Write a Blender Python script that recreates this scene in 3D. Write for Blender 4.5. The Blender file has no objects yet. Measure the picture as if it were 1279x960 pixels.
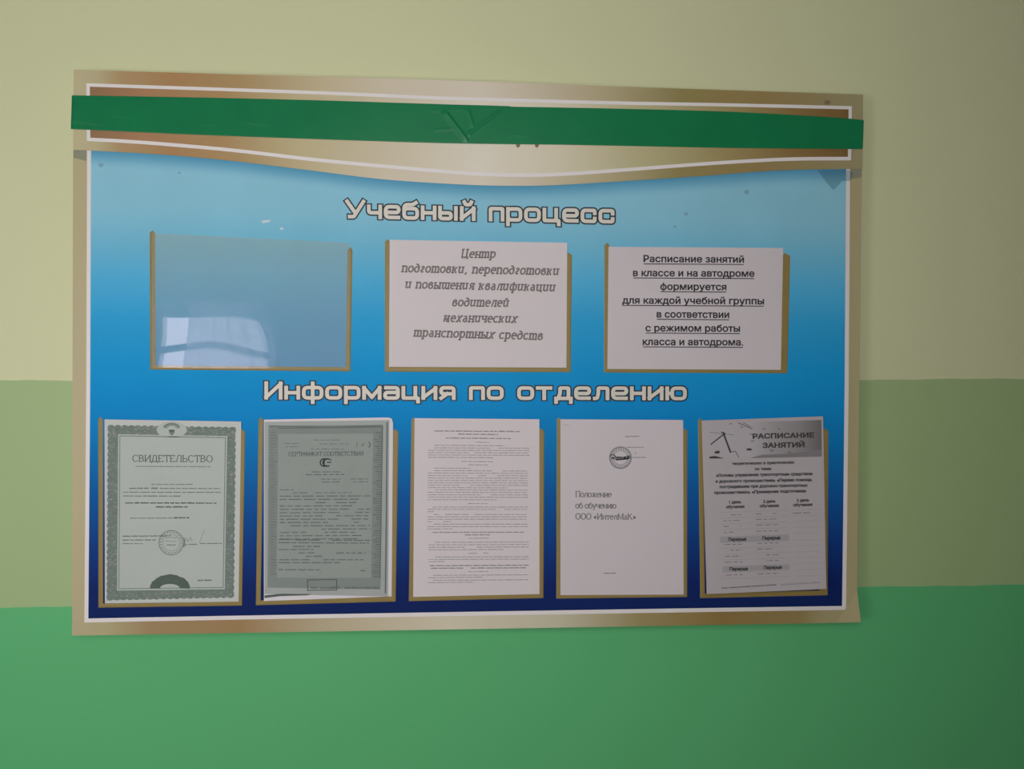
import bpy, bmesh, math, random
from mathutils import Vector, Matrix
from mathutils.geometry import tessellate_polygon
random.seed(7)
S = bpy.context.scene
C = S.collection

# ---------------------------------------------------------------- camera, light, exposure
IMW, IMH, FPX = 1279, 960, 960.0
BZ = 1.50                 # height of the board's centre above the floor
YF = -0.034               # front face of the board; the wall surface is y = 0
BASE_Z = BZ - 0.45
CAM = Vector((-0.03596, YF - 1.26975, BZ - 0.04332))
RIGHT = Vector((0.99762804, -0.0686756, 0.00468626))
DOWN = Vector((0.00445748, -0.00348425, -0.999984))
FWD = Vector((0.06869083, 0.99763296, -0.00316987))
cam_d = bpy.data.cameras.new('camera')
cam_d.sensor_width = 36.0
cam_d.lens = FPX / IMW * 36.0
cam_d.clip_start = 0.02
cam = bpy.data.objects.new('camera', cam_d)
C.objects.link(cam)
m = Matrix((RIGHT, -DOWN, -FWD)).transposed().to_4x4()
m.translation = CAM
cam.matrix_world = m
S.camera = cam

ROOM_X0, ROOM_X1, ROOM_Y, ROOM_H = -2.7, 2.3, -1.68, 2.75
# rear wall: window mirrored in the pocket, unseen second one added for light: x0, x1, z0, z1
WINDOWS = [(-1.60, -0.74, 0.90, 1.72), (-0.42, 0.20, 1.05, 2.20)]
SKY = (1.0, 0.97, 1.02)
SKY_STRENGTH = 7.75

S.view_settings.view_transform = 'Standard'
S.view_settings.look = 'None'
S.view_settings.gamma = 1.0
S.view_settings.exposure = 0.0
S.view_settings.use_curve_mapping = False
S.cycles.use_denoising = True
S.cycles.max_bounces = 8
S.cycles.diffuse_bounces = 5
S.cycles.caustics_reflective = False

w = bpy.data.worlds.new('daylight')
w.use_nodes = True
bg = w.node_tree.nodes['Background']
bg.inputs[0].default_value = (*SKY, 1)
bg.inputs[1].default_value = SKY_STRENGTH
S.world = w
for x0, x1, z0, z1 in WINDOWS:
    pl = bpy.data.lights.new('window_daylight', 'AREA')
    pl.shape = 'RECTANGLE'
    pl.size, pl.size_y = x1 - x0, z1 - z0
    pl.cycles.is_portal = True
    po = bpy.data.objects.new('window_daylight', pl)
    po.location = ((x0 + x1) / 2, ROOM_Y - 0.11, (z0 + z1) / 2)
    po.rotation_euler = (math.radians(90), 0, 0)
    C.objects.link(po)

# ---------------------------------------------------------------- helpers
def P(px, py, d=0.0):
    """photo pixel -> point on the plane d metres in front of the board's face"""
    v = RIGHT * ((px - IMW / 2) / FPX) + DOWN * ((py - IMH / 2) / FPX) + FWD
    s = (YF - d - CAM.y) / v.y
    return CAM + v * s

def lin(c):
    return tuple(((x / 255) / 12.92 if x / 255 <= 0.04045 else ((x / 255 + 0.055) / 1.055) ** 2.4) for x in c)

def mat(name, col, rough=0.6, spec=0.3, noise=0.0, nscale=8.0, bump=0.0):
    """col: linear albedo"""
    M = bpy.data.materials.new(name)
    M.use_nodes = True
    nt = M.node_tree
    b = nt.nodes['Principled BSDF']
    b.inputs['Roughness'].default_value = rough
    b.inputs['Specular IOR Level'].default_value = spec
    b.inputs['Base Color'].default_value = (*col, 1)
    if noise or bump:
        tc = nt.nodes.new('ShaderNodeTexCoord')
        nz = nt.nodes.new('ShaderNodeTexNoise')
        nz.inputs['Scale'].default_value = nscale
        nz.inputs['Detail'].default_value = 4
        nt.links.new(tc.outputs['Object'], nz.inputs['Vector'])
        if noise:
            mx = nt.nodes.new('ShaderNodeMix'); mx.data_type = 'RGBA'
            mx.inputs[6].default_value = (*[c * (1 - noise) for c in col], 1)
            mx.inputs[7].default_value = (*[min(1, c * (1 + noise)) for c in col], 1)
            nt.links.new(nz.outputs['Fac'], mx.inputs[0])
            nt.links.new(mx.outputs[2], b.inputs['Base Color'])
        if bump:
            n2 = nt.nodes.new('ShaderNodeTexNoise')
            n2.inputs['Scale'].default_value = nscale * 6
            n2.inputs['Detail'].default_value = 5
            nt.links.new(tc.outputs['Object'], n2.inputs['Vector'])
            bp = nt.nodes.new('ShaderNodeBump')
            bp.inputs['Strength'].default_value = bump
            bp.inputs['Distance'].default_value = 0.004
            nt.links.new(n2.outputs['Fac'], bp.inputs['Height'])
            nt.links.new(bp.outputs['Normal'], b.inputs['Normal'])
    return M

def ramp_mat(name, axis, lo, hi, stops, rough=0.45, spec=0.3):
    """colour ramp along a local axis of the object from lo to hi metres; stops (t, linear rgb)"""
    M = bpy.data.materials.new(name)
    M.use_nodes = True
    nt = M.node_tree
    b = nt.nodes['Principled BSDF']
    b.inputs['Roughness'].default_value = rough
    b.inputs['Specular IOR Level'].default_value = spec
    tc = nt.nodes.new('ShaderNodeTexCoord')
    sp = nt.nodes.new('ShaderNodeSeparateXYZ')
    nt.links.new(tc.outputs['Object'], sp.inputs[0])
    mr = nt.nodes.new('ShaderNodeMapRange')
    mr.inputs['From Min'].default_value = lo
    mr.inputs['From Max'].default_value = hi
    nt.links.new(sp.outputs['XYZ'.index(axis)], mr.inputs['Value'])
    cr = nt.nodes.new('ShaderNodeValToRGB')
    nt.links.new(mr.outputs[0], cr.inputs[0])
    set_ramp(cr, stops)
    nt.links.new(cr.outputs[0], b.inputs['Base Color'])
    return M, cr

def set_ramp(cr, stops):
    e = cr.color_ramp.elements
    stops = sorted(stops)
    e[0].position = stops[0][0]; e[0].color = (*stops[0][1], 1)
    e[1].position = stops[-1][0]; e[1].color = (*stops[-1][1], 1)
    for t, c in stops[1:-1]:
        k = e.new(t); k.color = (*c, 1)

def link(name, me, material=None, parent=None, origin=None):
    o = bpy.data.objects.new(name, me)
    C.objects.link(o)
    if parent is not None:
        o.parent = parent
    elif origin is not None:
        o.location = origin
    for mm in (material if isinstance(material, (list, tuple)) else [material]):
        if mm:
            me.materials.append(mm)
    return o

def build(name, verts, faces, material, parent=None, origin=None, smooth=False):
    """verts in world coordinates; parents sit unrotated at parent.location"""
    off = world_loc(parent) if parent is not None else (origin or Vector((0, 0, 0)))
    me = bpy.data.meshes.new(name)
    me.from_pydata([tuple(Vector(v) - off) for v in verts], [], faces)
    if smooth:
        for p in me.polygons:
            p.use_smooth = True
    me.validate()
    return link(name, me, material, parent, origin)

def world_loc(o):
    v = Vector((0, 0, 0))
    while o is not None:
        v = v + o.location
        o = o.parent
    return v

def tag(o, label=None, cat=None, group=None, kind=None):
    for k, v in (('label', label), ('category', cat), ('group', group), ('kind', kind)):
        if v:
            o[k] = v
    return o

def empty(name, loc):
    o = bpy.data.objects.new(name, None)
    o.location = loc
    o.empty_display_size = 0.05
    C.objects.link(o)
    return o

def box(name, x0, x1, y0, y1, z0, z1, material, parent=None, origin=None):
    v = [(x, y, z) for x in (x0, x1) for y in (y0, y1) for z in (z0, z1)]
    f = [(0, 1, 3, 2), (4, 6, 7, 5), (0, 4, 5, 1), (2, 3, 7, 6), (0, 2, 6, 4), (1, 5, 7, 3)]
    return build(name, v, f, material, parent, origin)

# --- flat shapes measured on the photo, laid on the plane d in front of the board
def area(poly):
    return 0.5 * sum(poly[i][0] * poly[(i + 1) % len(poly)][1] - poly[(i + 1) % len(poly)][0] * poly[i][1] for i in range(len(poly)))

def inset(poly, w):
    """polygon moved inwards by w pixels"""
    n = len(poly); sg = 1 if area(poly) > 0 else -1
    out = []
    for i in range(n):
        a, b, c = Vector(poly[i - 1]), Vector(poly[i]), Vector(poly[(i + 1) % n])
        d1, d2 = (b - a).normalized(), (c - b).normalized()
        n1, n2 = Vector((-d1.y, d1.x)) * sg, Vector((-d2.y, d2.x)) * sg
        k = (n1 + n2)
        k = k / max(0.25, k.dot(n1) if k.length > 1e-6 else 1)
        out.append(tuple(b + k * w))
    return out

def prism(name, poly, d0, d1, material, parent=None, origin=None, bevel=0.0, dfun=None):
    """polygon (pixels) extruded from depth d0 to d1, front edge chamfered by bevel pixels"""
    top = inset(poly, bevel) if bevel else poly
    n = len(poly)
    mid = d1 - (d1 - d0) * 0.45 if bevel else None
    rings = [(poly, d0)] + ([(poly, mid)] if bevel else []) + [(top, d1)]
    v, f = [], []
    for k, (pl_, d) in enumerate(rings):
        last = k == len(rings) - 1
        v += [P(x, y, d + (dfun(x, y) if dfun and last else 0)) for x, y in pl_]
    for k in range(len(rings) - 1):
        for i in range(n):
            j = (i + 1) % n
            f.append((k * n + i, k * n + j, (k + 1) * n + j, (k + 1) * n + i))
    f.append(tuple(range((len(rings) - 1) * n, len(rings) * n)))
    f.append(tuple(reversed(range(n))))
    o = build(name, v, f, material, parent, origin)
    bm = bmesh.new(); bm.from_mesh(o.data)
    bmesh.ops.recalc_face_normals(bm, faces=bm.faces)
    bmesh.ops.triangulate(bm, faces=[x for x in bm.faces if len(x.verts) > 4])
    bm.to_mesh(o.data); bm.free()
    return o

def stroke(pts, w, closed=False, thin=None):
    """ribbon along a polyline as quads; w = width of upright strokes, thin = of level ones"""
    pts = [Vector(p) for p in pts]
    clean = [pts[0]]
    for p in pts[1:]:
        if (p - clean[-1]).length > 1e-5:
            clean.append(p)
    pts = clean
    if closed and (pts[0] - pts[-1]).length < 1e-5:
        pts.pop()
    n = len(pts)
    segs = n if closed else n - 1
    if thin is None:
        thin = w
    L, R = [], []
    for i in range(n):
        if closed:
            a, b, c = pts[i - 1], pts[i], pts[(i + 1) % n]
        else:
            a, b, c = pts[max(0, i - 1)], pts[i], pts[min(n - 1, i + 1)]
        d1 = (b - a).normalized() if (b - a).length > 1e-9 else (c - b).normalized()
        d2 = (c - b).normalized() if (c - b).length > 1e-9 else d1
        t = d1 + d2
        t = t.normalized() if t.length > 1e-6 else d1
        nn = Vector((-t.y, t.x))
        cs = max(0.45, abs(nn.dot(Vector((-d1.y, d1.x)))))
        hw = 0.5 * (thin + (w - thin) * abs(t.y)) / cs
        L.append(b + nn * hw); R.append(b - nn * hw)
    out = []
    for i in range(segs):
        j = (i + 1) % n
        out.append([tuple(L[i]), tuple(L[j]), tuple(R[j]), tuple(R[i])])
    return out

def rounded(pts, r, closed=False, k=5):
    """polyline with its corners rounded by r"""
    n = len(pts); out = []
    for i in range(n):
        b = Vector(pts[i])
        if not closed and i in (0, n - 1):
            out.append(tuple(b)); continue
        a, c = Vector(pts[i - 1]), Vector(pts[(i + 1) % n])
        rr = min(r, (a - b).length * 0.49, (c - b).length * 0.49)
        p, q = b + (a - b).normalized() * rr, b + (c - b).normalized() * rr
        for s in range(k + 1):
            t = s / k
            out.append(tuple(p * (1 - t) ** 2 + b * 2 * t * (1 - t) + q * t * t))
    return out

def arc(cx, cy, rx, ry, a0, a1, n=14):
    return [(cx + rx * math.cos(math.radians(a0 + (a1 - a0) * i / n)), cy + ry * math.sin(math.radians(a0 + (a1 - a0) * i / n))) for i in range(n + 1)]

def ink(name, polys, d, material, parent, layer=1):
    """flat print: polygons in photo pixels on depth d (number or function of the pixel)"""
    v, f = [], []
    for n_, poly in enumerate(polys):
        i0 = len(v)
        for x, y in poly:
            dd = d(x, y) if callable(d) else d
            v.append(P(x, y, dd + 0.00012 * layer + 2e-6 * (n_ % 45)))   # overlapping strokes never share a plane
        f.append(tuple(range(i0, len(v))))
    o = build(name, v, f, material, parent)
    me = o.data
    bm = bmesh.new(); bm.from_mesh(me)
    big = [x for x in bm.faces if len(x.verts) > 4]
    if big:
        bmesh.ops.triangulate(bm, faces=big)
    for fc in bm.faces:
        if fc.normal.y > 0:
            fc.normal_flip()
    bm.to_mesh(me); bm.free()
    return o

def quadgrid(q, nx, ny):
    """cells of the quad q (TL, TR, BR, BL)"""
    def at(u, v):
        a = Vector(q[0]).lerp(Vector(q[1]), u); b = Vector(q[3]).lerp(Vector(q[2]), u)
        return tuple(a.lerp(b, v))
    return [[at(i / nx, j / ny), at((i + 1) / nx, j / ny), at((i + 1) / nx, (j + 1) / ny), at(i / nx, (j + 1) / ny)] for j in range(ny) for i in range(nx)]

def quv(q, u, v):
    a = Vector(q[0]).lerp(Vector(q[1]), u); b = Vector(q[3]).lerp(Vector(q[2]), u)
    return tuple(a.lerp(b, v))

def place(strokes_, width, A, B, h, up=(0, -1)):
    """glyph-space polygons (x 0..width, y up) -> photo pixels along baseline A-B; h = pixels per glyph unit"""
    A, B, up = Vector(A), Vector(B), Vector(up)
    ex = (B - A) / width
    return [[tuple(A + ex * x + up * (y * h)) for x, y in poly] for poly in strokes_]

# sans lettering from the built-in font, returned as polygons in glyph space
def sans(text, bold=0.0):
    c = bpy.data.curves.new('letters', 'FONT')
    c.body = text; c.size = 1.0
    o = bpy.data.objects.new('letters', c); C.objects.link(o)
    dg = bpy.context.evaluated_depsgraph_get()
    cu = o.evaluated_get(dg).to_curve(dg)
    loops = []
    for sp in cu.splines:
        bp_, n = sp.bezier_points, len(sp.bezier_points)
        pts = []
        for i in range(n):
            p, q_ = bp_[i], bp_[(i + 1) % n]
            p0, p1, p2, p3 = p.co, p.handle_right, q_.handle_left, q_.co
            straight = abs((p1 - p0).cross(p3 - p0).z) + abs((p2 - p0).cross(p3 - p0).z) < 1e-5
            for k in range(1 if straight else 4):
                t = k / 4
                w_ = p0 * (1 - t) ** 3 + p1 * 3 * t * (1 - t) ** 2 + p2 * 3 * t * t * (1 - t) + p3 * t ** 3
                if not pts or (Vector((w_.x, w_.y)) - Vector(pts[-1])).length > 1e-4:
                    pts.append((w_.x, w_.y))
            if i == 10 and n == 18 and abs(bp_[0].co.x - bp_[17].co.x) < .01:
                loops.append(pts); pts = []    # soft sign: one contour winds into its own counter
        if len(pts) > 2:
            if n == 18 and loops and abs(bp_[0].co.x - bp_[17].co.x) < .01 and area(pts) * area(loops[-1]) > 0:
                pts.reverse()
            loops.append(pts)
    o.to_curve_clear() if hasattr(o, 'to_curve_clear') else None
    bpy.data.objects.remove(o); bpy.data.curves.remove(c)
    x0 = min(p[0] for l in loops for p in l); x1 = max(p[0] for l in loops for p in l)
    loops = [[(p[0] - x0, p[1]) for p in l] for l in loops]
    sg = 1 if area(max(loops, key=lambda l: abs(area(l)))) > 0 else -1
    solid = [l for l in loops if area(l) * sg > 0]
    holes = [l for l in loops if area(l) * sg < 0]
    def inside(p, poly):
        r = False
        for (ax, ay), (bx_, by) in zip(poly, poly[1:] + poly[:1]):
            if (ay > p[1]) != (by > p[1]) and p[0] < (bx_ - ax) * (p[1] - ay) / (by - ay) + ax:
                r = not r
        return r
    polys = []
    for l in solid:
        hs = [h for h in holes if inside(h[0], l)]
        allp = [p for part in [l] + hs for p in part]
        for t3 in tessellate_polygon([[Vector((x, y, 0)) for x, y in part] for part in [l] + hs]):
            polys.append([allp[i] for i in t3])
    if bold:                                   # heavier: a thin ribbon along every outline
        for l in loops:
            polys += stroke(l, bold * 2, True)
    return polys, x1 - x0

# wide rounded lettering of the two headings: centre lines, x-height 1
def rr(x0, y0, x1, y1, r=0.36):
    return rounded([(x0, y0), (x1, y0), (x1, y1), (x0, y1)], r, True), True
def ln(*p, r=0.0):
    return (rounded(list(p), r) if r else list(p)), False
WIDE = {
 'о': (1.2, [rr(0, 0, 1.2, 1)]),
 'п': (1.1, [ln((0, 0), (0, 1), (1.1, 1), (1.1, 0), r=.1)]),
 'н': (1.1, [ln((0, 0), (0, 1)), ln((1.1, 0), (1.1, 1)), ln((0, .5), (1.1, .5))]),
 'е': (1.2, [ln((1.17, .02), (0, .02), (0, 1), (1.2, 1), (1.2, .48), (0.05, .48), r=.36)]),
 'с': (1.15, [ln((1.13, .26), (1.13, 0), (0, 0), (0, 1), (1.13, 1), (1.13, .74), r=.3)]),
 'р': (1.15, [ln((0, -.42), (0, 1)), rr(0, 0, 1.15, 1, .32)]),
 'ц': (1.3, [ln((0, 1), (0, 0), (1.32, 0), (1.32, -.34), r=.06), ln((1.08, 0), (1.08, 1))]),
 'ч': (1.05, [ln((0, 1), (0, .42), (1.05, .42), r=.22), ln((1.05, 0), (1.05, 1))]),
 'б': (1.2, [rr(0, 0, 1.2, .86, .34), ln((0, .45), (0, 1.22), (.8, 1.22), (1.08, 1.4), r=.36)]),
 'ы': (1.5, [ln((0, 1), (0, 0), (1.0, 0), (1.0, .52), (0, .52), r=.22), ln((1.46, 0), (1.46, 1))]),
 'и': (1.1, [ln((0, 1), (0, 0)), ln((0, .06), (1.1, .94)), ln((1.1, 1), (1.1, 0))]),
 'й': (1.1, [ln((0, 1), (0, 0)), ln((0, .06), (1.1, .94)), ln((1.1, 1), (1.1, 0)), ln((.24, 1.55), (.34, 1.32), (.78, 1.32), (.88, 1.55), r=.18)]),
 'я': (1.15, [ln((1.15, 0), (1.15, 1), (.02, 1), (.02, .42), (1.15, .42), r=.24), ln((.55, .42), (.02, 0))]),
 'м': (1.4, [ln((0, 0), (0, 1)), ln((0, .95), (.7, .1)), ln((.7, .1), (1.4, .95)), ln((1.4, 0), (1.4, 1))]),
 'а': (1.15, [ln((.08, 1), (1.15, 1), (1.15, 0), (0, 0), (0, .54), (1.15, .54), r=.24)]),
 'ф': (1.6, [rr(0, 0, 1.6, 1), ln((.8, -.42), (.8, 1.42))]),
 'т': (1.15, [ln((0, 1), (1.15, 1)), ln((.575, 1), (.575, 0))]),
 'д': (1.3, [ln((0, -.36), (0, 0), (1.34, 0), (1.34, -.36)), ln((.2, 0), (.36, .5), (.36, 1), (1.12, 1), (1.12, 0), r=.1)]),
 'л': (1.15, [ln((0, 0), (.22, .02), (.32, .5), (.32, 1), (1.15, 1), (1.15, 0), r=.12)]),
 'ю': (1.6, [ln((0, 0), (0, 1)), ln((0, .5), (.45, .5)), rr(.45, 0, 1.6, 1)]),
 'У': (1.5, [ln((0, 1.42), (.72, .42)), ln((1.5, 1.42), (.62, .02), (.24, .02), r=.12)]),
 'И': (1.3, [ln((0, 1.42), (0, 0)), ln((0, .06), (1.3, 1.36)), ln((1.3, 1.42), (1.3, 0))]),
 ' ': (.55, []),
}
def wide(text, w, gap=0.50):
    """returns ribbons (fill) and wider ribbons (edge) in glyph space"""
    fill, edge, x = [], [], 0.0
    for ch in text:
        adv, paths = WIDE[ch]
        for pts, closed in paths:
            q = [(px + x, py) for px, py in pts]
            fill += stroke(ext(q, w * .5, closed), w, closed)
            edge += stroke(ext(q, w * .5 + .11, closed), w + .26, closed)
        x += adv + gap
    return fill, edge, x - gap
def ext(q, e, closed):
    if closed:
        return q
    a, b = Vector(q[0]), Vector(q[1]); c, d = Vector(q[-1]), Vector(q[-2])
    return [tuple(a + (a - b).normalized() * e)] + q + [tuple(c + (c - d).normalized() * e)]

# serif lettering: centre lines, x-height 1, capitals 1.45
def el(cx, cy, rx, ry, a0=0, a1=360, n=16):
    return arc(cx, cy, rx, ry, a0, a1, n)
SER = {
 'о': (.9, [el(.45, .5, .45, .5)]), 'с': (.8, [el(.45, .5, .45, .5, 40, 320)]), 'е': (.85, [[(.02, .55), (.86, .55)] + el(.45, .5, .43, .5, 10, 310)]),
 'н': (.95, [[(.1, 0), (.1, 1)], [(.85, 0), (.85, 1)], [(.1, .5), (.85, .5)]]), 'п': (.95, [[(.1, 0), (.1, 1)], [(.85, 0), (.85, 1)], [(.1, .97), (.85, .97)]]),
 'и': (.98, [[(.1, 0), (.1, 1)], [(.88, 0), (.88, 1)], [(.1, .05), (.88, .95)]]), 'л': (.95, [[(0, .03), (.15, .05), (.35, .97), (.85, .97)], [(.85, 0), (.85, 1)]]),
 'ж': (1.3, [[(.65, 0), (.65, 1)], [(.05, 1), (.65, .5), (1.25, 1)], [(.05, 0), (.6, .52)], [(1.25, 0), (.7, .52)]]),
 'б': (.9, [el(.45, .45, .45, .45), [(.02, .5), (.06, .95), (.35, 1.2), (.8, 1.4)]]), 'у': (.9, [[(.05, 1), (.48, .05)], [(.88, 1), (.4, -.2), (.2, -.4), (.05, -.35)]]),
 'ч': (.9, [[(.1, 1), (.1, .6), (.3, .45), (.8, .5)], [(.8, 0), (.8, 1)]]), 'ю': (1.3, [[(.1, 0), (.1, 1)], [(.1, .5), (.4, .5)], el(.83, .5, .42, .5)]),
 'т': (.9, [[(.05, .97), (.85, .97)], [(.45, 0), (.45, 1)], [(.05, .97), (.03, .75)], [(.85, .97), (.87, .75)]]), 'а': (.85, [[(.1, .85), (.4, 1), (.65, .8), (.65, .1), (.85, 0)], el(.38, .27, .32, .27)]),
 'в': (.85, [[(.1, 0), (.1, 1)], [(.1, 1), (.6, .98), (.72, .76), (.6, .54), (.1, .52)], [(.6, .54), (.82, .28), (.6, .02), (.1, 0)]]),
 'П': (1.3, [[(.15, 0), (.15, 1.45)], [(1.15, 0), (1.15, 1.45)], [(.15, 1.42), (1.15, 1.42)]]), 'О': (1.35, [el(.67, .72, .62, .74)]),
 'И': (1.35, [[(.15, 0), (.15, 1.45)], [(1.2, 0), (1.2, 1.45)], [(.15, .05), (1.2, 1.4)]]), 'М': (1.6, [[(.15, 0), (.2, 1.45)], [(.2, 1.4), (.8, .1), (1.4, 1.4)], [(1.4, 1.45), (1.45, 0)]]),
 'К': (1.3, [[(.15, 0), (.15, 1.45)], [(.15, .75), (1.15, 1.42)], [(.45, .9), (1.2, 0)]]), 'С': (1.25, [el(.66, .72, .6, .74, 38, 322), ]),
 'В': (1.2, [[(.15, 0), (.15, 1.45)], [(.15, 1.43), (.8, 1.4), (.95, 1.1), (.8, .8), (.15, .77)], [(.8, .8), (1.1, .4), (.8, .02), (.15, .02)]]),
 'Д': (1.4, [[(.05, -.3), (.05, .03), (1.35, .03), (1.35, -.3)], [(.25, .03), (.5, 1.42), (1.1, 1.42)], [(1.1, 0), (1.1, 1.42)]]),
 'Е': (1.15, [[(.15, 0), (.15, 1.45)], [(.15, 1.42), (1.0, 1.42), (1.02, 1.15)], [(.15, .75), (.8, .75)], [(.15, .03), (1.05, .03), (1.08, .3)]]),
 'Т': (1.2, [[(.05, 1.15), (.08, 1.42), (1.12, 1.42), (1.15, 1.15)], [(.6, 0), (.6, 1.42)]]), 'Л': (1.35, [[(0, .03), (.2, .05), (.5, 1.42), (1.15, 1.42)], [(1.15, 0), (1.15, 1.42)]]),
 'Ь': (1.15, [[(.15, 0), (.15, 1.45)], [(.15, .78), (.85, .75), (1.05, .4), (.85, .02), (.15, .02)]]),
 'Р': (1.1, [[(.15, 0), (.15, 1.45)], [(.15, 1.43), (.85, 1.4), (1.0, 1.05), (.85, .7), (.15, .68)]]),
 'Ф': (1.5, [[(.75, 0), (.75, 1.45)], el(.75, .75, .65, .45)]), 'А': (1.3, [[(.05, 0), (.65, 1.45)], [(.65, 1.45), (1.25, 0)], [(.3, .5), (1.0, .5)]]),
 'Я': (1.25, [[(1.1, 0), (1.1, 1.45)], [(1.1, 1.43), (.4, 1.4), (.2, 1.05), (.4, .72), (1.1, .7)], [(.6, .7), (.1, 0)]]),
 '«': (.8, [[(.35, .85), (.08, .5), (.35, .15)], [(.7, .85), (.43, .5), (.7, .15)]]), '»': (.8, [[(.1, .85), (.37, .5), (.1, .15)], [(.45, .85), (.72, .5), (.45, .15)]]),
 ' ': (.45, []),
}
ITAL = dict(SER)
ITAL.update({
 'Ц': (1.35, [[(.15, 1.45), (.15, .03), (1.3, .03), (1.3, -.3)], [(1.05, 0), (1.05, 1.45)]]),
 'н': SER['н'], 'т': (1.4, [[(.1, 0), (.1, 1)], [(.1, .8), (.35, 1), (.6, .97), (.7, .8), (.7, 0)], [(.7, .8), (.95, 1), (1.2, .97), (1.3, .8), (1.3, 0)]]),
 'п': (.95, [[(.1, 0), (.1, 1)], [(.1, .8), (.4, 1), (.75, .95), (.85, .75), (.85, 0)]]),
 'р': (.95, [[(.1, -.42), (.1, 1)], el(.5, .5, .4, .5)]), 'д': (.9, [el(.42, .45, .42, .45), [(.83, .5), (.8, .95), (.55, 1.3), (.15, 1.38)]]),
 'г': (.7, [[(.08, .8), (.35, 1), (.6, .85), (.5, .6), (.18, .38), (.1, .15), (.3, .0), (.62, .12)]]),
 'в': (.85, [el(.42, .32, .38, .32), [(.06, .4), (.1, .85), (.4, 1.05), (.68, .9), (.6, .65), (.4, .6)]]),
 'к': (.95, [[(.1, 0), (.1, 1)], [(.1, .5), (.45, .6), (.85, 1)], [(.4, .58), (.65, .1), (.9, 0)]]),
 'и': (1.0, [[(.1, 1), (.1, .15), (.3, 0), (.8, .2)], [(.8, 1), (.8, .1), (.98, 0)]]), 'й': (1.0, [[(.1, 1), (.1, .15), (.3, 0), (.8, .2)], [(.8, 1), (.8, .1), (.98, 0)], [(.2, 1.4), (.45, 1.22), (.7, 1.4)]]),
 ',': (.4, [[(.2, .12), (.2, -.05), (.05, -.3)]]),
 'ы': (1.25, [[(.1, 1), (.1, 0)], [(.1, .55), (.6, .52), (.75, .28), (.6, .02), (.1, 0)], [(1.1, 1), (1.1, 0)]]),
 'ш': (1.4, [[(.1, 1), (.1, .15), (.3, 0), (.7, .15)], [(.7, 1), (.7, .15), (.9, 0), (1.3, .15)], [(1.3, 1), (1.3, 0)]]),
 'я': (.9, [[(.8, 0), (.8, 1)], [(.8, 1), (.3, .97), (.15, .72), (.3, .48), (.8, .46)], [(.45, .46), (.05, 0)]]),
 'ф': (1.3, [[(.65, -.42), (.65, 1.4)], el(.35, .5, .32, .5), el(.95, .5, .32, .5)]),
 'ц': (1.05, [[(.1, 1), (.1, .15), (.3, 0), (.8, .1)], [(.8, 1), (.8, .03), (1.0, .0), (.95, -.3)]]),
 'м': (1.2, [[(.02, 0), (.15, .05), (.3, 1)], [(.3, .95), (.6, .1), (1.0, 1)], [(1.0, 1), (1.0, 0)]]),
 'х': (.95, [[(.05, 1), (.25, .95), (.65, .05), (.9, 0)], [(.88, 1), (.05, 0)]]),
 'у': SER['у'],
})
def serif(text, font, thick, thin, slab=.34, slant=0.0, gap=0.2):
    """ribbons in glyph space with slab ends on the uprights"""
    out, x = [], 0.0
    for ch in text:
        adv, paths = font[ch]
        for pts in paths:
            q = [(px + x, py) for px, py in pts]
            closed = len(q) > 6 and (Vector(q[0]) - Vector(q[-1])).length < 1e-4
            out += stroke(q, thick, closed, thin)
            if not closed and slab:
                for a, b in ((q[0], q[1]), (q[-1], q[-2])):
                    dx, dy = a[0] - b[0], a[1] - b[1]
                    if abs(dy) > abs(dx) * 1.2 and min(abs(a[1] - k) for k in (0, 1, 1.45, -.42)) < .03:
                        out += stroke([(a[0] - slab * .5, a[1]), (a[0] + slab * .5, a[1])], thin)
        x += adv + gap
    if slant:
        out = [[(px + py * slant, py) for px, py in poly] for poly in out]
    return out, x - gap

def words(A, B, h, dens=1.0, wl=(4, 16), gap=1.6, up=(0, -1)):
    """an unreadably small line of print between A and B: word after word, each a low ragged bar"""
    A, B = Vector(A), Vector(B); L = (B - A).length; ex = (B - A) / L; up = Vector(up)
    out, x = [], 0.0
    while x < L - 0.5:
        n = min(random.uniform(*wl), L - x)
        if random.random() < dens:
            s = x
            while s < x + n - 0.05:
                k = min(random.uniform(.7, 1.6), x + n - s)
                t = h * random.uniform(.75, 1.15)
                a = A + ex * s; b = A + ex * (s + k * .86)
                out.append([tuple(a), tuple(b), tuple(b + up * t), tuple(a + up * t)])
                s += k
        x += n + gap
    return out

# ---------------------------------------------------------------- materials
WALL_UP = mat('paint_pale_khaki', (.77, .79, .46), .55, .25, .02, 3.0, .10)
WALL_MID = mat('paint_sage', (.445, .59, .272), .5, .25, .02, 3.0, .10)
WALL_LOW = mat('paint_green', (.140, .575, .217), .45, .25, .03, 3.0, .12)
PLASTER = mat('white_plaster', (.5, .49, .49), .8, .2, .02, 4)
FLOOR = mat('brown_linoleum', (.14, .11, .08), .5, .3, .1, 5)
REAR = mat('grey_wall_paint', (.16, .16, .16), .7, .2)
WINFRAME = mat('white_window_paint', (.8, .8, .8), .4)
WHITE_LINE = mat('printed_white_line', (.93, .88, .82), .45)
PVC = mat('white_plastic_edge', (.65, .62, .55), .5)
GOLD = mat('gold_film', (.34, .25, .075), .45, .3, .12, 25)
INK = mat('black_ink', (.045, .042, .042), .7, .2)
GREYINK = mat('grey_ink', (.25, .23, .22), .7, .2)
SOFTINK = mat('pale_grey_ink', (.40, .375, .37), .7, .2)
PAPER = mat('white_paper', (.81, .735, .715), .75, .2, .015, 12)
PAPER_DIM = mat('dimmed_white_paper', (.56, .51, .50), .75, .2, .015, 12)  # white paper with a darker colour, for the weaker light on the timetable sheet
PAPER_M = mat('plain_copy_paper', (.75, .685, .675), .75, .2, .015, 12)
PAPER_B = mat('bright_white_paper', (.84, .80, .79), .75, .2)
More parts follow.
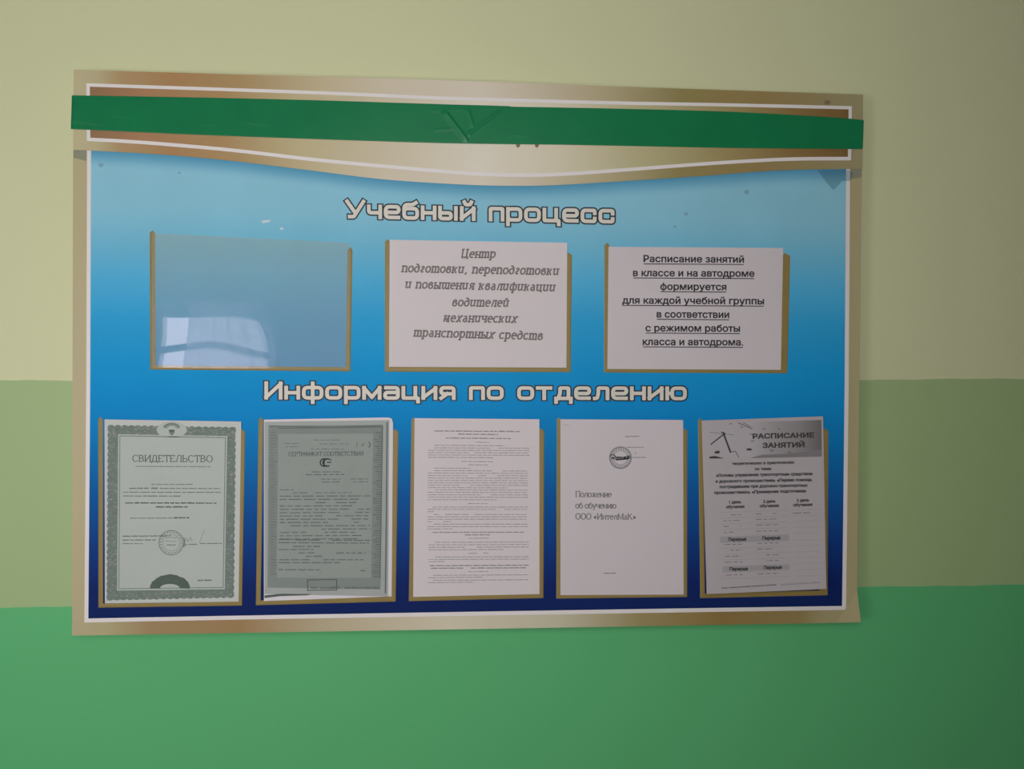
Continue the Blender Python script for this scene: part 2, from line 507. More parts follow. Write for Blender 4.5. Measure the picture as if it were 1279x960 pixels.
HEAD_FILL = mat('cream_lettering', (.83, .78, .66), .45)
HEAD_EDGE = mat('dark_lettering_edge', (.018, .032, .042), .5)

# ---------------------------------------------------------------- the room
def wob(x, k):
    return 0.0006 * math.sin(x * 19 + k) + 0.0004 * math.sin(x * 61 + 2 * k) + 0.0003 * math.sin(x * 140 + k)
def band(x, pts):
    """height of a paint line at x through measured points"""
    if x <= pts[0][0]: return pts[0][1]
    for (a, za), (b, zb) in zip(pts, pts[1:]):
        if x <= b:
            return za + (zb - za) * (x - a) / (b - a)
    return pts[-1][1]
WD = YF  # the wall lies at depth d = YF behind the board face
mid_pts = [(P(*q, WD).x, P(*q, WD).z) for q in ((0, 475), (90, 474.8), (1075, 473.9), (1279, 472.8))]
low_pts = [(P(*q, WD).x, P(*q, WD).z) for q in ((0, 758.2), (90, 757.4), (1075, 733), (1279, 729.5))]
NX = 260
v, f, mi = [], [], []
for i in range(NX + 1):
    x = ROOM_X0 + (ROOM_X1 - ROOM_X0) * i / NX
    zl, zm = band(x, low_pts) + wob(x, 1), band(x, mid_pts) + wob(x, 4)
    v += [(x, 0, 0), (x, 0, zl), (x, 0, zm), (x, 0, ROOM_H)]
for i in range(NX):
    for k in range(3):
        a = i * 4 + k
        f.append((a, a + 4, a + 5, a + 1)); mi.append(k)
wf = build('wall_front', v, f, [WALL_LOW, WALL_MID, WALL_UP])
for p, k in zip(wf.data.polygons, mi):
    p.material_index = k
tag(wf, kind='structure')
Y0 = ROOM_Y
tag(box('floor', ROOM_X0, ROOM_X1, Y0, 0, -.05, 0, FLOOR), kind='structure')
tag(box('ceiling', ROOM_X0, ROOM_X1, Y0, 0, ROOM_H, ROOM_H + .05, PLASTER), kind='structure')
tag(box('wall_left', ROOM_X0 - .08, ROOM_X0, Y0, 0, 0, ROOM_H, REAR), kind='structure')
tag(box('wall_right', ROOM_X1, ROOM_X1 + .08, Y0, 0, 0, ROOM_H, REAR), kind='structure')
# rear wall with the window openings
W1, W2 = WINDOWS
xs = [ROOM_X0, W1[0], W1[1], W2[0], W2[1], ROOM_X1]; zs = [0, W1[2], W2[2], W1[3], W2[3], ROOM_H]
def is_open(i, j): return (i == 1 and j in (1, 2)) or (i == 3 and j in (2, 3))
v, f = [], []
nxs = len(xs); off = nxs * len(zs)
for yy in (Y0, Y0 - .10):
    for z in zs:
        for x in xs:
            v.append((x, yy, z))
for j in range(5):
    for i in range(5):
        if is_open(i, j): continue
        a = j * nxs + i
        f.append((a, a + 1, a + nxs + 1, a + nxs)); f.append((off + a, off + a + nxs, off + a + nxs + 1, off + a + 1))
        for di, dj, p, q in ((-1, 0, a, a + nxs), (1, 0, a + 1, a + nxs + 1), (0, -1, a, a + 1), (0, 1, a + nxs, a + nxs + 1)):
            if 0 <= i + di < 5 and 0 <= j + dj < 5 and is_open(i + di, j + dj):
                f.append((p, q, off + q, off + p))
tag(build('wall_rear', v, f, REAR), kind='structure')
fw = .04
for n, (x0, x1, z0, z1) in enumerate(WINDOWS):
    wn = empty('window_%d' % (n + 1), (x0, Y0 - .06, z0)); tag(wn, kind='structure')
    xm = (x0 + x1) / 2
    for a, b, c, d in ((x0, x1, z0, z0 + fw), (x0, x1, z1 - fw, z1), (x0, x0 + fw, z0 + fw, z1 - fw), (x1 - fw, x1, z0 + fw, z1 - fw), (xm - .02, xm + .02, z0 + fw, z1 - fw)):
        box('window_frame', a, b, Y0 - .09, Y0 - .05, c, d, WINFRAME, wn)
    if n == 0:
        CURT = bpy.data.materials.new('sheer_curtain'); CURT.use_nodes = True
        nt = CURT.node_tree; nt.nodes.clear()
        oo = nt.nodes.new('ShaderNodeOutputMaterial'); ta = nt.nodes.new('ShaderNodeBsdfTransparent'); tb_ = nt.nodes.new('ShaderNodeBsdfTranslucent')
        ta.inputs[0].default_value = (.8, .8, .85, 1); tb_.inputs[0].default_value = (.7, .7, .75, 1)
        ms = nt.nodes.new('ShaderNodeMixShader'); ms.inputs[0].default_value = .55
        nt.links.new(ta.outputs[0], ms.inputs[1]); nt.links.new(tb_.outputs[0], ms.inputs[2]); nt.links.new(ms.outputs[0], oo.inputs[0])
        vv, ff = [], []
        for i in range(41):
            xx = -1.03 + .30 * i / 40
            for k in range(9):
                zz = 1.0 + .74 * k / 8
                vv.append((xx - .05 * max(0, 1.3 - zz) * (1 - i / 40), Y0 + .035 + .012 * math.sin(i * .9), zz))
        for i in range(40):
            for k in range(8):
                a_ = i * 9 + k
                ff.append((a_, a_ + 9, a_ + 10, a_ + 1))
        cur = build('curtain', vv, ff, CURT, origin=Vector((-.88, Y0 + .03, 1.0)), smooth=True)
        tag(cur, kind='structure')
        box('window_frame', x0 + fw, x1 - fw, Y0 - .09, Y0 - .05, 1.555, 1.58, WINFRAME, wn)

# ---------------------------------------------------------------- the information board
board = empty('information_board', (0, YF, BASE_Z))
tag(board, 'wide wall board printed blue and gold with eight gold pockets and two headings', 'notice board')

def bx(px): return P(px, 480).x          # photo column -> board x
G = lambda *c: lin(c)
XL, XR = -0.65, 0.65
def xramp(cols, e, y):
    """photographed colours along a row, divided by the light that falls there"""
    out = []
    for px, c in cols:
        t = (P(px, y).x - XL) / (XR - XL)
        E = e(px)
        out.append((min(1, max(0, t)), tuple(min(.9, k / E * q_) for k, q_ in zip(lin(c), (1, 1, .94)))))
    return out
def E_top(px):
    pts = [(0, .60), (300, .62), (480, .605), (640, .565), (800, .505), (1000, .41), (1150, .33), (1279, .27)]
    return band(px, pts)

rim_stops = xramp([(92, (160, 150, 118)), (130, (158, 148, 112)), (190, (140, 118, 82)), (300, (142, 114, 76)), (400, (162, 150, 122)), (560, (184, 176, 156)), (700, (165, 160, 138)), (800, (128, 116, 78)), (900, (112, 92, 52)), (1000, (112, 98, 62)), (1030, (122, 114, 84)), (1070, (124, 116, 88))], E_top, 785)
RIM, _ = ramp_mat('printed_gold_rim', 'X', XL, XR, rim_stops)
head_out = xramp([(92, (168, 160, 128)), (120, (165, 156, 122)), (150, (155, 130, 95)), (215, (150, 116, 78)), (300, (152, 128, 88)), (400, (172, 160, 128)), (480, (182, 172, 152)), (600, (186, 177, 162)), (750, (152, 142, 112)), (850, (116, 106, 66)), (950, (115, 98, 62)), (1030, (112, 102, 72)), (1075, (112, 106, 80))], E_top, 110)
HEADO, _ = ramp_mat('printed_gold_header', 'X', XL, XR, head_out)
head_in = xramp([(112, (126, 98, 70)), (180, (148, 111, 80)), (280, (152, 124, 84)), (370, (168, 156, 120)), (480, (180, 170, 146)), (600, (192, 184, 170)), (700, (180, 172, 152)), (790, (154, 148, 114)), (900, (126, 114, 76)), (990, (104, 84, 48)), (1058, (88, 68, 38))], E_top, 180)
HEADI, _ = ramp_mat('printed_gold_header_field', 'X', XL, XR, head_in)

# backing panel with the printed gold rim; its lower right corner lifts off
outline = [(92, 87), (300, 93), (480, 97.5), (640, 103), (800, 109), (1078, 118), (1076.5, 212), (1073, 500), (1070.5, 740), (1070.3, 776.8), (1030, 777.8), (640, 784.5), (90, 793.5), (90.5, 500), (91.3, 212)]
panel = prism('panel', outline, -.005, 0, RIM, board)
ink('lifted_corner', [[(1070.6, 738), (1075.2, 776.6), (1044, 777.6)]], lambda x, y: .0055 if x > 1074 else .0004, RIM, panel, 1)
for sx in (-.55, .55):
    for sz in (.1, .8):
        box('spacer', sx - .03, sx + .03, YF + .005, 0, BASE_Z + sz - .03, BASE_Z + sz + .03, PVC, board)

WAVE = [(91.5, 187), (113, 188), (180, 191.5), (240, 196), (300, 202), (390, 213), (480, 224), (580, 230.5), (650, 232), (700, 230.8), (780, 226), (880, 219.5), (950, 214), (1000, 211.8), (1060, 211), (1077.3, 211)]
LINE = [(110.5, 174), (150, 176), (200, 179.5), (290, 187.5), (390, 199), (480, 207.5), (580, 216), (640, 218.6), (700, 217.6), (780, 212), (880, 204.5), (950, 200.2), (1000, 198.3), (1061, 198)]
TOPL = [(110, 106), (390, 115.5), (540, 122), (640, 125), (780, 128.7), (900, 130.8), (1062, 134.5)]
def smooth_line(pts, n=6):
    """Catmull-Rom through the points"""
    out = []
    for i in range(len(pts) - 1):
        p0 = Vector(pts[max(0, i - 1)]); p1 = Vector(pts[i]); p2 = Vector(pts[i + 1]); p3 = Vector(pts[min(len(pts) - 1, i + 2)])
        for s in range(n):
            t = s / n
            out.append(tuple(.5 * ((2 * p1) + (p2 - p0) * t + (2 * p0 - 5 * p1 + 4 * p2 - p3) * t * t + (3 * p1 - p0 - 3 * p2 + p3) * t ** 3)))
    out.append(tuple(pts[-1]))
    return out
wave, line_, topl = smooth_line(WAVE), smooth_line(LINE), smooth_line(TOPL)

# blue field: its print deepens downwards, with a drop shadow coloured in along the header's edge
def Ltop(x): return band(x, wave)
BLX = [(211, 111.5), (480, 110.5), (775, 108.2)]
def blue_left(y): return band(y, [(187, 111.8), (480, 110.3), (775, 107.8)])
def blue_right(y): return band(y, [(210, 1059), (480, 1057), (660, 1055), (760, 1053.5)])
def blue_bottom(x): return band(x, [(107, 773.8), (500, 766.5), (800, 761.8), (1054, 757.8)])
NXB, NYB = 90, 60
v, f, gap = [], [], []
for j in range(NYB + 1):
    t = (j / NYB) ** 1.5
    for i in range(NXB + 1):
        u = i / NXB
        x = 111 + (1057 - 111) * u
        y0, y1 = Ltop(x) - 3, blue_bottom(x)
        y = y0 + (y1 - y0) * t
        x = blue_left(y) + (blue_right(y) - blue_left(y)) * u
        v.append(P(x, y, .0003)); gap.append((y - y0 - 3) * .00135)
for j in range(NYB):
    for i in range(NXB):
        a = j * (NXB + 1) + i
        f.append((a, a + NXB + 1, a + NXB + 2, a + 1))
def zt(y): return (P(600, y).z - BASE_Z)
Z0, Z1 = zt(775), zt(230)
def bl(y, c, E): return ((zt(y) - Z0) / (Z1 - Z0), tuple(min(.95, k / E) for k in lin(c)))
blue_stops = [bl(230, (122, 171, 184), .6), bl(270, (118, 169, 183), .6), bl(310, (98, 161, 182), .6), bl(350, (72, 151, 183), .58), bl(400, (42, 137, 179), .57), bl(460, (20, 126, 174), .56), bl(510, (13, 116, 168), .55), bl(565, (11, 96, 148), .54), bl(620, (12, 72, 128), .53), bl(680, (13, 48, 103), .52), bl(730, (13, 30, 80), .51), bl(770, (14, 29, 70), .50)]
BLUE, crb = ramp_mat('printed_blue_gradient', 'Z', Z0, Z1, blue_stops, rough=.6, spec=.08)
nt = BLUE.node_tree
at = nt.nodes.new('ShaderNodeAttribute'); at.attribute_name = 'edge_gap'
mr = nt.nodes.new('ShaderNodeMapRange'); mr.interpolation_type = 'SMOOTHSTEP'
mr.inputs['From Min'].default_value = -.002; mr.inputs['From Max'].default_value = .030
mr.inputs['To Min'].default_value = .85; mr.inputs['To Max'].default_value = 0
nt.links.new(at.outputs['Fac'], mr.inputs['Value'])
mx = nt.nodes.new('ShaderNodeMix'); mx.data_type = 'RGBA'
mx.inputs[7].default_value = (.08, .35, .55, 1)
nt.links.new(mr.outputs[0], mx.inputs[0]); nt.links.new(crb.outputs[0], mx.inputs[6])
tc = nt.nodes.new('ShaderNodeTexCoord'); nz = nt.nodes.new('ShaderNodeTexNoise'); nz.inputs['Scale'].default_value = 9; nz.inputs['Detail'].default_value = 6
nt.links.new(tc.outputs['Object'], nz.inputs['Vector'])
m2 = nt.nodes.new('ShaderNodeMapRange'); m2.inputs['To Min'].default_value = .93; m2.inputs['To Max'].default_value = 1.07
nt.links.new(nz.outputs['Fac'], m2.inputs['Value'])
vm = nt.nodes.new('ShaderNodeVectorMath'); vm.operation = 'SCALE'
nt.links.new(mx.outputs[2], vm.inputs[0]); nt.links.new(m2.outputs[0], vm.inputs['Scale'])
nt.links.new(vm.outputs[0], nt.nodes['Principled BSDF'].inputs['Base Color'])
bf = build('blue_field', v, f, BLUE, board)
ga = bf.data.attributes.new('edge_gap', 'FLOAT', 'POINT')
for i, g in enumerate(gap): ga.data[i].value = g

# gold header with its waved lower edge
hp = [(92, 87), (300, 93), (480, 97.5), (640, 103), (800, 109), (1078, 118), (1077.3, 211)] + list(reversed(wave))[1:]
prism('header_plate', hp, .0003, .0018, HEADO, board)
HD = .0018
# field inside the header's white line, and the lines themselves
def strip(a, b):
    """quads between two polylines resampled in x"""
    n = 70; x0, x1 = max(a[0][0], b[0][0]), min(a[-1][0], b[-1][0])
    xs_ = [x0 + (x1 - x0) * i / n for i in range(n + 1)]
    return [[(xs_[i], band(xs_[i], a)), (xs_[i + 1], band(xs_[i + 1], a)), (xs_[i + 1], band(xs_[i + 1], b)), (xs_[i], band(xs_[i], b))] for i in range(n)]
ink('header_field', strip(topl, line_), HD, HEADI, board, 1)
hl = stroke(topl, 4.2) + stroke(line_, 4.4) + stroke([(110, 104), (110.6, 176)], 4.4) + stroke([(1062, 132.5), (1061, 200)], 4.0)
ink('header_line', hl, HD, WHITE_LINE, board, 2)
fl = [(111.2, 187), (110.2, 480), (107.8, 774.6), (300, 771), (500, 767.6), (800, 762.8), (1054.2, 758.9), (1055.5, 660), (1057.5, 480), (1059.3, 209)]
ink('frame_line', stroke(fl, 5.0), .0003, WHITE_LINE, board, 2)
GOLD_SHADOW = mat('printed_gold_shadow', (.33, .33, .22), .45)  # the header's drop shadow, put into the rim as print colour
ink('rim_shadow_print', [[(1062.5, 211), (1076.3, 211), (1076.2, 221), (1062.4, 224)]], .0001, GOLD_SHADOW, board, 1)
ink('rim_shadow_print', [[(92, 187), (108, 187), (108, 201), (91.6, 197)]], .0001, GOLD_SHADOW, board, 1)
# dirt on the print, tips of the words under the tape, a scuff
DIRT = mat('grey_dirt', (.25, .46, .56), .7)
BROWN = mat('brown_smear', (.27, .20, .10), .7)
SCUFF = mat('white_scuff', (.75, .80, .82), .5)
def blob(cx, cy, rx, ry, n=12):
    return [(cx + rx * math.cos(a * 6.2832 / n) * random.uniform(.75, 1.15), cy + ry * math.sin(a * 6.2832 / n) * random.uniform(.75, 1.15)) for a in range(n)]
for b_ in ((126, 206, 3.6, 3.0), (932.5, 240, 3.6, 3.4), (857, 267, 2.6, 2.2), (224, 216, 2, 1.4), (843, 283, 2, 1.6)):
    ink('dirt_spot', [blob(*b_)], .0003, DIRT, board, 1)
ink('brown_smear', [blob(1033, 128.0, 4.5, 3.6)], HD, BROWN, board, 3)
ink('scuff', [[(326, 276.5), (330, 274.8), (339, 274.5), (336, 277.4), (328, 278.6)]], .0003, SCUFF, board, 1)
ink('scuff', [blob(352, 285.5, 2.6, 1.6)], .0003, SCUFF, board, 1)
for q in ((647, 181.5), (670.5, 181.5)):
    ink('letter_tip', [[(q[0] - 2.6, 179.5), (q[0] + 3, 179.5), (q[0] + 2.2, 183), (q[0] - .3, 184.6), (q[0] - 2, 183)]], HD, BROWN, board, 3)

# headings
def heading(text, A, B, h, w=.34):
    """each word of a heading is a part, its dark edge a sub-part"""
    total = wide(text, w)[2]
    A, B = Vector(A), Vector(B); ex = (B - A) / total
    x = 0.0
    for word in text.split():
        fill, edge, width = wide(word, w)
        o = ink('heading_word', place(fill, width, A + ex * x, A + ex * (x + width), h), .0003, HEAD_FILL, board, 3)
        ink('lettering_edge', place(edge, width, A + ex * x, A + ex * (x + width), h), .0003, HEAD_EDGE, o, 1)
        x += width + .50 + WIDE[' '][0] + .50
heading('Учебный процесс', (433.5, 270.6), (765.5, 276.8), 13.6)
heading('Информация по отделению', (332.5, 496.6), (855.5, 497.6), 12.9)

# pockets: U-shaped gold holders, open at the top
def pocket(lt, lb, rb, rt, wl, wb, wr):
    poly = [(lt[0], lt[1] + 3), (lt[0] + wl * .55, lt[1]), (lt[0] + wl, lt[1] + 3.5), (lb[0] + wl, lb[1] - wb), (rb[0] - wr, rb[1] - wb), (rt[0] - wr, rt[1] + 3.5), (rt[0] - wr * .5, rt[1]), (rt[0], rt[1] + 3.5), rb, lb]
    return prism('pocket', poly, .0003, .0015, GOLD, board, bevel=1.2)
p1 = pocket((187, 287.5), (187.6, 461.3), (437.6, 463.6), (440.2, 308.5), 6.4, 5.2, 6.0)
pocket((480.8, 298.6), (480.8, 464), (712.8, 464.6), (714.4, 315), 6.5, 6, 11)
pocket((754.9, 303), (754.3, 465), (983.4, 466), (987, 316), 6.5, 6, 13)
pocket((122.6, 520.4), (122.9, 758.6), (302.2, 756), (306.2, 535.6), 6, 5, 9)
pocket((323, 521), (319.6, 755.6), (494.2, 751), (497.7, 535.6), 6, 6, 9)
pocket((514, 521), (510.6, 750.5), (678.8, 746.6), (679.8, 534.4), 6, 6, 10)
pocket((695.4, 521), (694.8, 747.3), (858.2, 745.2), (858.4, 534.4), 6, 6, 9)
pocket((871.9, 521.9), (874.5, 746.7), (1033.8, 743), (1034.6, 534.4), 6, 6, 10)

# clear plastic sheet of the empty pocket: hazy and shiny, gently wavy
FILM = bpy.data.materials.new('clear_plastic')
FILM.use_nodes = True
nt = FILM.node_tree; nt.nodes.clear()
outn = nt.nodes.new('ShaderNodeOutputMaterial')
tr = nt.nodes.new('ShaderNodeBsdfTransparent'); tr.inputs[0].default_value = (.97, .97, .97, 1)
df = nt.nodes.new('ShaderNodeBsdfDiffuse'); df.inputs[0].default_value = (.88, .86, .62, 1)
gl = nt.nodes.new('ShaderNodeBsdfGlossy'); gl.inputs['Roughness'].default_value = .02; gl.inputs[0].default_value = (1, .9, .97, 1)
a1 = nt.nodes.new('ShaderNodeMixShader'); a1.inputs[0].default_value = .21
a2 = nt.nodes.new('ShaderNodeMixShader'); a2.inputs[0].default_value = .04
nt.links.new(tr.outputs[0], a1.inputs[1]); nt.links.new(df.outputs[0], a1.inputs[2])
nt.links.new(a1.outputs[0], a2.inputs[1]); nt.links.new(gl.outputs[0], a2.inputs[2])
nt.links.new(a2.outputs[0], outn.inputs[0])
q = [(190, 291), (437.5, 303), (435, 461), (190.5, 459)]
N = 40; v, f = [], []
for j in range(N + 1):
    for i in range(N + 1):
        x, y = quv(q, i / N, j / N)
        u, w_ = i / N, j / N
        dd = .0019 + (.00035 * math.sin(u * 5.0 + .6) * math.sin(w_ * 4 + .5) + .00008 * math.sin(u * 11 + w_ * 7))
        v.append(P(x, y, dd))
for j in range(N):
    for i in range(N):
        a = j * (N + 1) + i
        f.append((a, a + N + 1, a + N + 2, a + 1))
film = build('clear_sheet', v, f, FILM, p1, smooth=True)
film['label'] = 'empty clear plastic sheet of the upper left pocket'

# ---------------------------------------------------------------- green tape over the header
TT = [(89.8, 119), (240, 121.5), (390, 125), (480, 127.8), (560, 130.3), (632, 132.3), (640, 133.2), (700, 134.2), (780, 135.8), (900, 139), (1000, 144), (1060, 148), (1079, 150)]
TB = [(88.4, 161), (240, 168), (390, 173.4), (480, 176.5), (560, 178.8), (640, 180), (700, 180.6), (780, 182), (900, 184.4), (1000, 185.5), (1060, 186), (1077.6, 186)]
def seg_dist(x, y, a, b):
    a, b, p = Vector(a), Vector(b), Vector((x, y))
    t = max(0, min(1, (p - a).dot(b - a) / (b - a).length_squared))
    return (p - a - (b - a) * t).length, t
RIDGES = [((558, 141), (582, 172), 4.2, .0030), ((586, 166), (623, 139), 2.4, .0021), ((586, 139), (591, 157), 3.0, .0013),
          ((970, 178), (1005, 168), 1.8, .0008), ((985, 164), (1030, 160), 2.2, .0008), ((94, 150), (130, 155), 2.4, .0008), ((140, 143), (165, 146), 1.8, .0006), ((310, 152), (335, 156), 1.8, .0007), ((250, 155), (268, 155), 1.5, .0005),
          ((1040, 182), (1068, 172), 3, .0010), ((92, 140), (108, 126), 3, .0008), ((545, 162), (572, 160), 2.0, .0003), ((640, 168), (662, 169), 1.8, .0002), ((540, 138), (625, 135), 1.6, .0002)]
def tape_d(x, y):
    d = HD + .0009 + .0001 * math.sin(x * .03 + y * .05)
    for a, b, w_, h_ in RIDGES:
        if a[0] - 12 < x < b[0] + 12 or b[0] - 12 < x < a[0] + 12:
            k, t = seg_dist(x, y, a, b)
            yl = a[1] + (b[1] - a[1]) * (x - a[0]) / (b[0] - a[0])
            if y > yl:                       # long slope on the lower side, short one above
                d += h_ * max(0, 1 - k / (w_ * 1.7)) * (1 - .4 * t)
            else:
                d += h_ * math.exp(-(k / 1.3) ** 2) * (1 - .4 * t)
    return d
xs_ = []
x = 88.4
while x < 1079:
    xs_.append(x); x += .8 if 535 < x < 645 else 2.5
xs_.append(1079)
tl, tb = smooth_line(TT), smooth_line(TB)
NR = 44; v, f = [], []
for x in xs_:
    y0, y1 = band(x, tl), band(x, tb)
    for j in range(NR + 1):
        y = y0 + (y1 - y0) * j / NR
        xx = x + (1.4 * (1 - j / NR) if x < 92 else (-1.4 * j / NR if x > 1075 else 0))
        d = tape_d(xx, y)
        v.append(P(xx, y, d))
for i in range(len(xs_) - 1):
    for j in range(NR):
        a = i * (NR + 1) + j
        f.append((a, a + 1, a + NR + 2, a + NR + 1))
TAPE = mat('green_plastic_tape', (.012, .225, .08), .30, .25, .1, 18)
tp_o = P(585, 180, 0)
tape = build('green_tape', v, f, TAPE, origin=tp_o, smooth=True)
sm = tape.modifiers.new('thickness', 'SOLIDIFY'); sm.thickness = .0003; sm.offset = -1
tag(tape, 'long strip of green plastic tape stuck across the top of the board', 'tape')

# torn bit of clear tape left under the header at the right
CT = bpy.data.materials.new('dull_clear_tape'); CT.use_nodes = True
nt = CT.node_tree; nt.nodes.clear()
outn = nt.nodes.new('ShaderNodeOutputMaterial'); tr = nt.nodes.new('ShaderNodeBsdfTransparent'); tr.inputs[0].default_value = (.86, .89, .90, 1)
df = nt.nodes.new('ShaderNodeBsdfDiffuse'); df.inputs[0].default_value = (.16, .36, .46, 1)
a1 = nt.nodes.new('ShaderNodeMixShader'); a1.inputs[0].default_value = .18
nt.links.new(tr.outputs[0], a1.inputs[1]); nt.links.new(df.outputs[0], a1.inputs[2]); nt.links.new(a1.outputs[0], outn.inputs[0])
pts = [(1021, 212.5), (1040, 212.3), (1060, 212), (1066, 216), (1062, 226), (1052, 225.5), (1046, 233), (1041, 237.5), (1035, 231), (1028, 222)]
o_ = P(1042, 237, 0)
ct = build('clear_tape_scrap', [P(x, y, .0009 + .0006 * ((x * 7 + y * 3) % 5) / 5) for x, y in pts], [tuple(range(len(pts)))], CT, origin=o_)
tag(ct, 'torn scrap of dull clear tape below the right end of the gold header', 'tape')

# ---------------------------------------------------------------- the papers in the pockets
def sheet(name, q, material, label, cat, dfun, group=None, nx=12, ny=16, corner=None):
    """paper from its four photographed corners TL TR BR BL; origin at the middle of its foot"""
    o_ = P((q[2][0] + q[3][0]) / 2, (q[2][1] + q[3][1]) / 2, 0)
    v, f = [], []
    for j in range(ny + 1):
        for i in range(nx + 1):
            x, y = quv(q, i / nx, j / ny)
            if corner and i == nx and j == 0: x, y = corner
            v.append(P(x, y, dfun(x, y)))
    for j in range(ny):
        for i in range(nx):
            a = j * (nx + 1) + i
            f.append((a, a + nx + 1, a + nx + 2, a + 1))
    o = build(name, v, f, material, origin=o_)
    s_ = o.modifiers.new('thickness', 'SOLIDIFY'); s_.thickness = .0002; s_.offset = -1
    tag(o, label, cat, group)
    return o
flat = lambda d: (lambda x, y: d)

# upper middle: bold italic notice
Q = [(486.7, 299.3), (708.5, 303), (707.4, 459), (485.8, 458.0)]
D = lambda x, y: .0020 + .0012 * max(0, (330 - y) / 30) * max(0, (x - 640) / 70)
s = sheet('paper_notice', Q, PAPER, 'landscape white sheet with six lines of bold italic lettering, upper middle pocket', 'notice', D)
HOLLOW = mat('dark_grey_ink', (.165, .145, .125), .7, .2)
HOLL_IN = mat('mid_grey_ink', (.33, .30, .28), .7, .2)
for tx, A, B, h in (('Центр', (576, 321.5), (618, 321.5), 7.0), ('подготовки, переподготовки', (502, 339.2), (697, 343), 7.2), ('и повышения квалификации', (506.5, 359.3), (692.5, 363.3), 7.2),
                    ('водителей', (565, 381.8), (634.5, 382.6), 7.2), ('механических', (553.5, 401.3), (645, 402.6), 7.2), ('транспортных средств', (517, 419.6), (677, 424), 7.2)):
    g, wd = serif(tx, ITAL, .32, .22, .56, .2, .34)
    t_ = ink('text_line', place(g, wd, A, B, h), D, HOLLOW, s, 1)
    g, wd = serif(tx, ITAL, .10, .06, 0, .2, .34)
    ink('letter_fill', place(g, wd, A, B, h), D, HOLL_IN, t_, 2)

# upper right: underlined timetable notice
Q = [(760.1, 308), (978.2, 309.6), (975.3, 461.7), (758.6, 460.6)]
D = lambda x, y: .0022 + .0010 * max(0, (x - 900) / 78)
s = sheet('paper_notice', Q, PAPER_M, 'landscape white sheet with seven underlined lines of black lettering, upper right pocket', 'notice', D)
dk = []
for tx, A, B in (('Расписание занятий', (804, 327), (929, 327.8)), ('в классе и на автодроме', (791, 344.6), (942, 345.4)), ('формируется', (825, 361.6), (907, 362.2)), ('для каждой учебной группы', (777.5, 378.8), (954, 379.8)),
                 ('в соответствии', (820.5, 396.2), (910.5, 396.8)), ('с режимом работы', (806.5, 413.4), (924, 414.0)), ('класса и автодрома.', (803, 430.6), (928, 431.2))):
    g, wd = sans(tx, .028)
    t_ = ink('text_line', place(g, wd, A, B, 11.6), D, INK, s, 1)
    ink('underline', stroke([(A[0], A[1] + 2.4), (B[0], B[1] + 2.4)], 1.1), D, INK, t_, 1)

# lower row, first: framed certificate copied on greenish paper
Q = [(130.6, 523.6), (301.3, 526.3), (298, 751), (131, 753.3)]
D = lambda x, y: .0020 + .0025 * max(0, (545 - y) / 22) * max(0, (x - 270) / 30)
CERT = mat('greenish_copy_paper', (.66, .69, .62), .75, .2, .02, 10)
CERT_IN = mat('copied_pale_field', (.56, .605, .54), .75, .2, .03, 14)
CERT_FR = mat('copied_grey_green_frame', (.215, .27, .225), .75, .2, .22, 160)
CERT_DK = mat('copied_dark_green', (.12, .16, .13), .75, .2, .15, 160)
s = sheet('certificate', Q, CERT, 'greenish certificate copy with ornate grey frame and round seal, lower left pocket', 'certificate', D)
def scallop(q, n, amp):
    """quad outline with a scalloped edge"""
    out = []
    for k in range(4):
        a, b = Vector(q[k]), Vector(q[(k + 1) % 4]); nrm = Vector((b - a)).normalized(); nrm = Vector((nrm.y, -nrm.x))
        L = (b - a).length; m_ = max(6, int(L / n))
        for i in range(m_ * 3):
            t = i / (m_ * 3)
            out.append(tuple(a + (b - a) * t + nrm * amp * (abs(math.sin(t * m_ * math.pi)) - .6) * random.uniform(.7, 1.2)))
    return out
outer = [(134.8, 530.8), (294.5, 533.4), (292, 745.8), (133.4, 749.4)]
inner = [(147.6, 542.0), (283.8, 544.2), (280.8, 735.6), (146.2, 737.2)]
ink('frame_print', [scallop(outer, 8, 1.5)], D, CERT_FR, s, 1)
ink('field_print', quadgrid(inner, 6, 6), D, CERT_IN, s, 2)
inl = inset(inner, 2.2); inl2 = inset(inner, 4.0)
ink('rule_print', stroke(inl, 1.0, True), D, CERT_FR, s, 3)
# flecks in the frame
fl_ = []
for k in range(260):
    side = random.random()
    if side < .3: u, vv = random.uniform(.03, .97), random.uniform(.035, .085)
    elif side < .5: u, vv = random.uniform(.03, .97), random.uniform(.945, .975)
    elif side < .75: u, vv = random.uniform(.03, .09), random.uniform(.05, .96)
    else: u, vv = random.uniform(.905, .955), random.uniform(.05, .96)
    x, y = quv(Q, u, vv)
    fl_ += stroke([(x - 1.4, y + random.uniform(-.8, .8)), (x + 1.4, y + random.uniform(-.8, .8))], .8)
ink('fleck_print', fl_, D, SOFTINK, s, 2)['kind'] = 'stuff'
